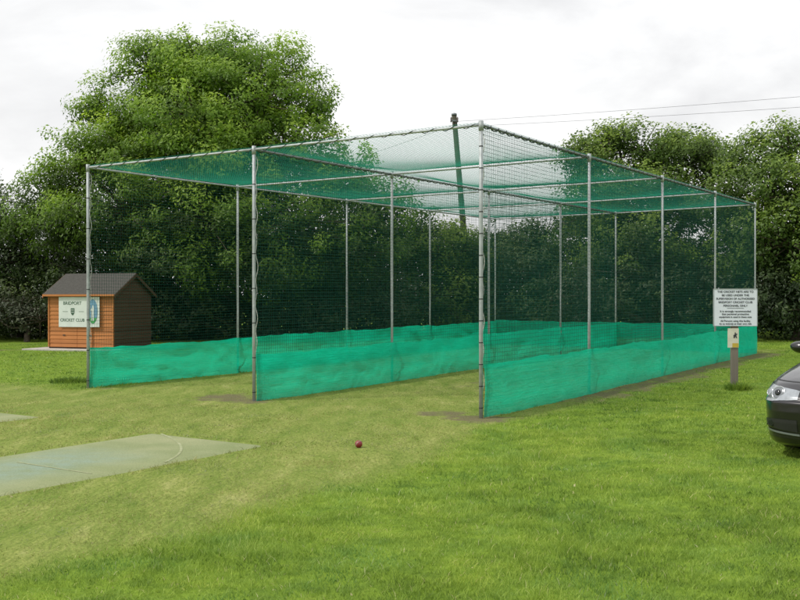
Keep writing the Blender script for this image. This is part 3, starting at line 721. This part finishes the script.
simple_tree('grey_bush', 'low grey green bush at the grass edge left of the shed', 'bush', (-11.9, 31.4),
            [L(22, 312, 30, 20, 31.5), L(-12, 305, 34, 28, 31.5), L(40, 322, 18, 16, 31.5, -.2)], M['grey'], 27, group=G, clump=.34, leaf=(.09, .05), trunk_r=.08)
simple_tree('dark_bush', 'dark shaded bush behind the shed under the ash', 'bush', (-8.2, 32.0),
            [L(120, 300, 60, 40, 31.5), L(180, 310, 56, 36, 31.5), L(75, 300, 40, 36, 31.5)], M['dark'], 29, group=G, clump=.42)
simple_tree('dark_bush', 'dark shaded bush behind the left lane net', 'bush', (-3.4, 33.0),
            [L(250, 308, 60, 40, 32.5), L(320, 300, 60, 42, 32.5), L(380, 305, 44, 38, 32.5)], M['dark'], 31, group=G, clump=.42)
simple_tree('dark_bush', 'dark shaded bush under the round topped tree behind the right lane', 'bush', (8.0, 32.2),
            [L(600, 300, 56, 44, 32), L(680, 295, 60, 48, 32), L(640, 270, 50, 40, 32)], M['dark'], 33, group=G, clump=.42)
simple_tree('dark_bush', 'dark bush at ground level behind the notice board and car', 'bush', (12.0, 29.6),
            [L(762, 305, 44, 44, 29.6), L(820, 305, 60, 48, 29.6), L(890, 300, 60, 60, 29.6), L(730, 285, 30, 40, 30.4, .6)], M['dark'], 37, group=G, clump=.42)
# long hedge at the back that closes the field
def hedge():
    rg = np.random.default_rng(51); n = 120000
    x = -24+rg.random(n)*50; yc = 36.5+.9*np.sin(x*.21)
    hh = 2.7+.8*fbm(x*.5, x*0, 61, 3)+.2*np.sin(x*1.9)
    u = rg.random(n)*2-1; v = rg.random(n)
    ph = 1.15+.35*(fbm(x*1.3, v*3, 63, 3)-.5)*2
    y = yc+u*ph*np.sqrt(np.clip(1-(v*.9)**4, .02, 1)); z = v*hh+.03
    P = np.stack([x, y, z+gz(x, y)], -1)
    N = np.stack([rg.normal(0, .5, n), u*.6+rg.normal(0, .5, n), .5+.4*v+rg.normal(0, .4, n)], -1); N /= np.linalg.norm(N, axis=1)[:, None]
    ax = rg.normal(0, 1, (n, 3)); ax -= N*np.sum(ax*N, axis=1)[:, None]; ax /= np.linalg.norm(ax, axis=1)[:, None]; sd = np.cross(N, ax)
    s = .8+.6*rg.random(n); l = ax*(.15*s)[:, None]; w = sd*(.085*s)[:, None]
    V = np.stack([P-l*.5, P+w*.5, P+l*.5, P-w*.5], 1); Vf = V.reshape(-1, 3); Vf[:, 2] = np.maximum(Vf[:, 2], .03)
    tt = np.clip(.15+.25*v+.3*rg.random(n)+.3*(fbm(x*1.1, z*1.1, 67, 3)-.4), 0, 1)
    t = thing('field_hedge', 'long dark hedge closing the field behind the trees', 'hedge', (0, 36.5, 0))
    V2 = Vf-np.array([0, 36.5, 0]); mesh_np('foliage', V2, [np.arange(n*4).reshape(-1, 4)], M['dark'], t, False, None, {'tint': tt})
    tb = Tubes()
    for k in range(60):
        xx = -23.5+k*.82; yy = .9*math.sin(xx*.21)+rg.normal(0, .15)
        tb.add([(xx, yy, 0), (xx+rg.normal(0, .1), yy, 1.0), (xx+rg.normal(0, .3), yy+rg.normal(0, .2), 2.3)], [.05, .04, .012], 6, False)
    tb.build('stems', M['bark'], t)
hedge()
# grass tufts
def tuft(name, label, x, y, r, n, h, group, mat='grass', dark=0.):
    rg = np.random.default_rng(int(abs(x*100)))
    th = rg.random(n)*2*np.pi; rr = r*np.sqrt(rg.random(n)); bx_, by_ = rr*np.cos(th), rr*np.sin(th)*.7
    hh = h*(.5+.7*rg.random(n))*(1.15-.5*(rr/r)); lt = th+rg.normal(0, .7, n); ln = hh*(.25+.6*rg.random(n)); w = .012*(.6+.6*rg.random(n))
    b = np.stack([bx_, by_, 0*bx_-.005], -1); d_ = np.stack([np.cos(lt), np.sin(lt), 0*lt], -1)*ln[:, None]; a = rg.random(n)*6.28
    sd = np.stack([np.cos(a), np.sin(a), 0*a], -1)*w[:, None]*.5; up = np.array([0, 0, 1.])
    V = np.stack([b-sd, b+sd, b+d_*.4+up*hh[:, None]*.65+sd*.7, b+d_*.4+up*hh[:, None]*.65-sd*.7, b+d_+up*hh[:, None]], 1)
    i = np.arange(n)[:, None]*5; T = np.clip(.1+.6*rg.random(n)-dark, 0, .9)
    o = mesh_np(name, V.reshape(-1, 3), [i+np.array([[0, 1, 2, 3]]), i+np.array([[3, 2, 4]])], M[mat], None, True, {'tint': np.repeat(T, 5)})
    o.location = (x, y, float(gz(x, y))); tag(o, label, 'grass tuft', group)
tuft('grass_tuft', 'dark clump of rough grass just left of the left front post', -5.75, 17.2, .36, 700, .12, 'rough grass tufts', dark=.25)
tuft('grass_tuft', 'tall grass tuft at the foot of the notice post', 5.32, 15.45, .22, 420, .15, 'rough grass tufts')
# ------------------------------------------------------------------ parked car (only its front corner is in the photograph)
CARZ = math.atan2(.743, .669)
car = thing('parked_car', 'dark grey hatchback parked on the grass at the right edge, nose to camera', 'car', (3.90, 8.68, float(gz(3.90, 8.68))), CARZ)
fz = np.array([[.12, .12], [.15, .06], [.20, .03], [.27, .025], [.34, .01], [.44, 0], [.535, .003], [.548, .030], [.58, .045], [.64, .10], [.69, .19], [.73, .32], [.78, .52], [.83, .76], [.88, 1.02], [.925, 1.25], [.95, 1.36], [1.0, 1.44], [1.15, 1.70], [1.30, 1.98], [1.37, 2.15], [1.41, 2.38], [1.43, 2.65]])
rz_ = np.array([[.12, 4.05], [.3, 4.18], [.6, 4.22], [.9, 4.16], [1.0, 4.10], [1.25, 3.92], [1.35, 3.78], [1.40, 3.55], [1.43, 3.2]])
wz = np.array([[.12, .82], [.20, .85], [.3, .865], [.5, .875], [.62, .872], [.75, .86], [.86, .835], [.93, .80], [.96, .775], [1.0, .76], [1.2, .68], [1.34, .60], [1.40, .53], [1.43, .36]])
zl = np.unique(np.concatenate([np.linspace(.12, .95, 84), np.linspace(.95, 1.43, 36)])); NA = 240
def surf(t, z):
    t = np.asarray(t, float); z = np.asarray(z, float)
    f, r, w = np.interp(z, fz[:, 0], fz[:, 1]), np.interp(z, rz_[:, 0], rz_[:, 1]), np.interp(z, wz[:, 0], wz[:, 1])
    ctr, hl = (f+r)/2, (r-f)/2; n = 5.6-1.6*sstep(.62, 1.0, z)
    c, s = np.cos(t), np.sin(t)
    return np.stack([ctr+hl*np.sign(c)*np.abs(c)**(2/n), w*np.sign(s)*np.abs(s)**(2/n), z+0*t], -1)
th0 = np.linspace(0, 2*np.pi, NA, endpoint=False); th = th0-.06*np.sin(4*th0)*0
CP = surf(th[None, :]+0*zl[:, None], zl[:, None]+0*th[None, :])
nz_, na_ = len(zl), NA
ii = np.arange(nz_-1)[:, None]; jj = np.arange(na_)[None]; j2 = (jj+1) % na_
CQ = np.stack([ii*na_+jj, ii*na_+j2, (ii+1)*na_+j2, (ii+1)*na_+jj], -1).reshape(-1, 4)
CV = CP.reshape(-1, 3); CC = CV[CQ].mean(axis=1)
e1, e2 = CV[CQ[:, 1]]-CV[CQ[:, 0]], CV[CQ[:, 3]]-CV[CQ[:, 0]]; CN = np.cross(e1, e2); CN /= np.linalg.norm(CN, axis=1)[:, None]+1e-9
VN = np.zeros_like(CV)
for k in range(4): np.add.at(VN, CQ[:, k], CN)
VN /= np.linalg.norm(VN, axis=1)[:, None]+1e-9
WH = [(.86, .31), (3.46, .31)]
def warch(c):
    r = np.zeros(len(c), bool)
    for wx, wzz in WH: r |= (np.hypot(c[:, 0]-wx, c[:, 2]-wzz) < .355) & (np.abs(c[:, 1]) > .5)
    return r
keep = ~warch(CC)
cap = [np.arange((nz_-1)*na_, nz_*na_)[None], np.arange(na_)[::-1][None]]
mesh_np('body', CV, [CQ[keep]]+cap, M['paint'], car, True)
def patch(name, sel, mat, off=.004, parent=None, smooth=True):
    f = CQ[sel & keep]; u, inv = np.unique(f, return_inverse=True)
    return mesh_np(name, (CV+VN*off)[u], [inv.reshape(-1, 4)], mat, parent or car, smooth)
def fpoint(y, z, off=0.):          # point on the nose at lateral y, height z
    w = np.interp(z, wz[:, 0], wz[:, 1]); n = 5.6-1.6*sstep(.62, 1.0, np.asarray(z)); q = np.clip(np.abs(y)/w, 0, 1)
    t = np.pi-np.sign(y)*np.arcsin(q**(n/2)); return t
def fpatch(name, y0, y1, lo, hi, mat, off=.005, parent=None, sg=1, wrap=0., nu=40, nv=14):
    """patch of the nose between lateral y0 and y1 (then round the corner by angle wrap), lo/hi = height limits over 0..1"""
    ta, tb_ = fpoint(sg*y0, .6), fpoint(sg*y1, .6)-sg*wrap
    u = np.linspace(0, 1, nu); v = np.linspace(0, 1, nv); U, V_ = np.meshgrid(u, v, indexing='ij')
    T = ta+(tb_-ta)*U; l_, h_ = lo(U), hi(U); Zz = l_+(h_-l_)*V_
    P = surf(T, Zz); e = 1e-3
    nn = np.cross(surf(T+e, Zz)-P, surf(T, Zz+e)-P); nn /= np.linalg.norm(nn, axis=-1)[..., None]+1e-12
    nn *= np.sign(np.sum(nn*(P-np.array([2.1, 0, .5])), -1))[..., None]
    return sheet(name, P+nn*off, mat, parent or car, True), P, nn
cx, cy, cz = CC.T; ay = np.abs(cy)
frontq = cx < .9
for sg in (1, -1):
    s_ = cy*sg > 0
    # headlamp: drop shaped, pointed towards the middle, wrapping round the corner
    hl, HP, HN = fpatch('headlight', .40, .82, lambda u: .56-.03*np.sin(np.pi*np.clip(u, 0, 1)**.8)+.03*np.clip((u-.7)/.3, 0, 1)**2, lambda u: .635+.06*np.clip(u, 0, 1)**.6-.03*np.clip((u-.8)/.2, 0, 1)**2, M['lamp'], .004, None, sg, .40)
    for yy, rr, mk in ((.71, .034, 'lamp'), (.60, .064, 'lamp_dark')):
        t_ = fpoint(sg*yy, .6); p_ = surf(t_, .605); d1 = surf(t_+.01, .605)-p_; d2 = surf(t_, .615)-p_; n_ = np.cross(d1, d2); n_ /= np.linalg.norm(n_)
        if n_[0] > 0: n_ = -n_
        n_ = n_*.6+np.array([-.4, 0, 0]); n_ /= np.linalg.norm(n_)
        c0 = Vector(p_+n_*.010); q = Vector(n_).to_track_quat('Z', 'Y').to_matrix().to_4x4()
        Mx = Matrix.Translation(c0) @ q; tq = Tubes(); aa = np.linspace(0, 2*np.pi, 40)
        tq.add(np.array([list(Mx @ Vector((rr*math.cos(t), rr*math.sin(t), .0))) for t in aa]), .0045, 6, False); tq.build('lamp_ring', M['chrome'], hl)
        bm = bmesh.new(); bmesh.ops.create_uvsphere(bm, u_segments=24, v_segments=14, radius=rr*.97, matrix=Mx @ Matrix.Diagonal((1, 1, .14, 1))); bobj('lamp_lens', bm, M[mk], hl, True)
        if yy < .7: bm = bmesh.new(); bmesh.ops.create_uvsphere(bm, u_segments=20, v_segments=12, radius=rr*.45, matrix=Mx @ Matrix.Translation((0, 0, .012)) @ Matrix.Diagonal((1, 1, .4, 1))); bobj('projector', bm, M['glass'], hl, True)
    intake, HP, HN = fpatch('air_intake', .40, .80, lambda u: .265+.05*u, lambda u: .375-.0*u-.035*u**3, M['plastic'], .005, None, sg, 0)
    fpatch('intake_lip', .38, .83, lambda u: .232+.05*u, lambda u: .250+.052*u, M['lamp_dark'], .012, None, sg, .1)  # body-coloured ledge; its sky reflection is put into this lighter grey
    t_ = fpoint(sg*.66, .32); p_ = surf(t_, .325); n_ = np.array([-.95, sg*.3, 0])
    bm = bmesh.new(); bmesh.ops.create_cone(bm, cap_ends=True, segments=24, radius1=.032, radius2=.028, depth=.02, matrix=Matrix.Translation(Vector(p_+n_*.006)) @ Vector(n_).to_track_quat('Z', 'Y').to_matrix().to_4x4()); bobj('fog_lamp', bm, M['glass'], intake)
    fpatch('front_grille', .03, .27, lambda u: .525+.02*np.abs(2*u-1)**3, lambda u: .645-.02*np.abs(2*u-1)**3, M['plastic'], .005, None, sg)
    patch('tail_light', s_ & (cx > 3.5) & (cz > .68) & (cz < .86) & (ay > .5), simple('red_lens', (.35, .01, .01), .15, 0, .5, .1, 5, 1) if sg == 1 else bpy.data.materials['red_lens'], .005)
    patch('side_window', s_ & (ay > .25) & (np.abs(CN[:, 1]) > .75) & (cz > .985) & (cz < 1.33) & (cx > 1.75+.9*(cz-1.0)) & (cx < 2.72), M['glass'], .004)
    patch('side_window', s_ & (ay > .25) & (np.abs(CN[:, 1]) > .75) & (cz > .985) & (cz < 1.33) & (cx > 2.80) & (cx < 3.62), M['glass'], .004)
    patch('door_handle', s_ & (cx > 2.5) & (cx < 2.72) & (cz > .80) & (cz < .83), M['plastic'], .016)
    # door mirror: shell on a stalk
    mr = bmesh.new(); bmesh.ops.create_uvsphere(mr, u_segments=28, v_segments=16, radius=1)
    for v in mr.verts:
        x, y, z = v.co; v.co = ((x*.075 if x < 0 else x*.045), y*.115*(1+.15*z), z*.066)
    bmesh.ops.translate(mr, vec=(1.60, sg*.93, .965), verts=mr.verts); mo = bobj('mirror', mr, M['paint'], car, True)
    tube_obj('mirror_stalk', [(1.64, sg*.745, .93), (1.63, sg*.80, .925), (1.61, sg*.88, .935)], [.035, .028, .03], M['plastic'], mo)
    bm = bmesh.new(); bx(bm, 1.642, 1.650, sg*.93-.09, sg*.93+.09, .92, 1.01); bobj('mirror_glass', bm, M['chrome'], mo)
    for wx, wzz in WH:
        w = bpy.data.objects.new('wheel', None); COL.objects.link(w); w.parent = car; w.location = (wx, sg*.715, wzz)
        prof = [(.20, -.095), (.26, -.10), (.295, -.095), (.31, -.07), (.312, 0), (.31, .07), (.295, .095), (.26, .10), (.20, .095)]
        a = np.linspace(0, 2*np.pi, 48, endpoint=False); PV = np.array([[(r*math.cos(t), y, r*math.sin(t)) for t in a] for r, y in prof])
        i_ = np.arange(len(prof)-1)[:, None]*48; j_ = np.arange(48)[None]; jn = (j_+1) % 48
        mesh_np('tyre', PV.reshape(-1, 3), [np.stack([i_+j_, i_+jn, i_+48+jn, i_+48+j_], -1).reshape(-1, 4)], M['rubber'], w, True)
        bm = bmesh.new()
        for k in range(7):
            an = 2*math.pi*k/7; bx(bm, .03, .205, -.018, .018, -.012, .012, Matrix.Translation((0, sg*.075, 0)) @ Matrix.Rotation(an, 4, 'Y') @ Matrix.Rotation(R(90), 4, 'X') @ Matrix.Identity(4))
        bmesh.ops.create_cone(bm, cap_ends=True, segments=24, radius1=.05, radius2=.045, depth=.03, matrix=Matrix.Translation((0, sg*.078, 0)) @ Matrix.Rotation(R(90), 4, 'X'))
        bmesh.ops.create_cone(bm, cap_ends=False, segments=48, radius1=.212, radius2=.212, depth=.17, matrix=Matrix.Rotation(R(90), 4, 'X'))
        bobj('rim', bm, M['alloy'], w)
        # inner arch: dark barrel closed inwards
        bm = bmesh.new(); bmesh.ops.create_cone(bm, cap_ends=True, segments=48, radius1=.352, radius2=.352, depth=.02, matrix=Matrix.Translation((wx, sg*.56, wzz)) @ Matrix.Rotation(R(90), 4, 'X'))
        bobj('arch_liner', bm, M['plastic'], car)
        # arch lip following the body side
        la = np.linspace(R(-22), R(202), 50); pts = []
        for t in la:
            X_, Z_ = wx+.36*math.cos(t), max(.165, wzz+.36*math.sin(t)); k = np.argmin(np.hypot(cx-X_, cz-Z_)+np.where(cy*sg > 0, 0, 9)); pts.append((X_, CC[k][1], Z_))
        tube_obj('arch_lip', np.array(pts), .012, M['paint'], car, 6)
fpatch('lower_grille', -.36, .36, lambda u: .25+0*u, lambda u: .36+0*u, M['plastic'], .005)
patch('windscreen', (cx < 2.2) & (ay < .60) & (cz > .965) & (cz < 1.355) & (CN[:, 0] < -.35), M['glass'], .004)
patch('rear_window', (cx > 3.4) & (ay < .55) & (cz > 1.0) & (cz < 1.32) & (CN[:, 0] > .35), M['glass'], .004)
for sg in (1, -1): fpatch('bonnet_seam', .01, .80, lambda u: .700+.012*u, lambda u: .707+.012*u, M['plastic'], .002, None, sg, .3)
bm = bmesh.new(); bx(bm, -.022, -.010, -.26, .26, .395, .505); bobj('number_plate', bm, M['white_board'], car, bevel=.004)

# ------------------------------------------------------------------ sky, sun, camera
SUN_TO = Vector((-.86, -.26, 0)).normalized(); EL = R(50)
world = bpy.data.worlds.new('World'); scene.world = world; world.use_nodes = True
nt = world.node_tree; nt.nodes.clear(); N_ = nt.nodes.new; LK = nt.links.new
out = N_('ShaderNodeOutputWorld'); bg = N_('ShaderNodeBackground'); LK(bg.outputs[0], out.inputs[0])
sky = N_('ShaderNodeTexSky'); sky.sky_type = 'NISHITA'; sky.sun_disc = False; sky.sun_elevation = EL
az = math.atan2(SUN_TO.x, SUN_TO.y); sky.sun_rotation = az; sky.air_density = 1.5; sky.dust_density = 4
tc = N_('ShaderNodeTexCoord'); mp = N_('ShaderNodeMapping'); mp.inputs['Scale'].default_value = (1, 1, 2.4); LK(tc.outputs['Generated'], mp.inputs[0])
n1 = N_('ShaderNodeTexNoise'); n1.inputs['Scale'].default_value = 3.2; n1.inputs['Detail'].default_value = 7; n1.inputs['Roughness'].default_value = .55; n1.inputs['Distortion'].default_value = .4; LK(mp.outputs[0], n1.inputs[0])
cr = N_('ShaderNodeValToRGB'); e = cr.color_ramp.elements
e[0].position = .36; e[0].color = (9.0, 9.0, 9.1, 1); e[1].position = .56; e[1].color = (11.2, 11.2, 11.2, 1)
LK(n1.outputs['Fac'], cr.inputs[0])
mx = N_('ShaderNodeMix'); mx.data_type = 'RGBA'; mx.inputs[0].default_value = .93; LK(sky.outputs[0], mx.inputs[6]); LK(cr.outputs[0], mx.inputs[7])
LK(mx.outputs[2], bg.inputs[0]); bg.inputs[1].default_value = .1
sd = bpy.data.lights.new('sun', 'SUN'); sd.energy = 2.7; sd.angle = R(4); sd.color = (1, .955, .88)
so = bpy.data.objects.new('sun', sd); COL.objects.link(so)
dv = Vector((SUN_TO.x*math.cos(EL), SUN_TO.y*math.cos(EL), math.sin(EL))); so.rotation_euler = dv.to_track_quat('Z', 'Y').to_euler(); so.location = (-20, -6, 30)
cam = bpy.data.cameras.new('camera'); co = bpy.data.objects.new('camera', cam); COL.objects.link(co); scene.camera = co
cam.sensor_width = 36; cam.lens = 984/800*36; cam.clip_end = 3000; cam.clip_start = .1
co.location = (0, 0, 1.5); co.rotation_euler = (R(90-.17), 0, 0)
scene.view_settings.view_transform = 'Standard'; scene.view_settings.look = 'None'; scene.view_settings.exposure = 0
scene.render.engine = 'CYCLES'; scene.cycles.use_denoising = True; scene.cycles.max_bounces = 8; scene.cycles.transparent_max_bounces = 16
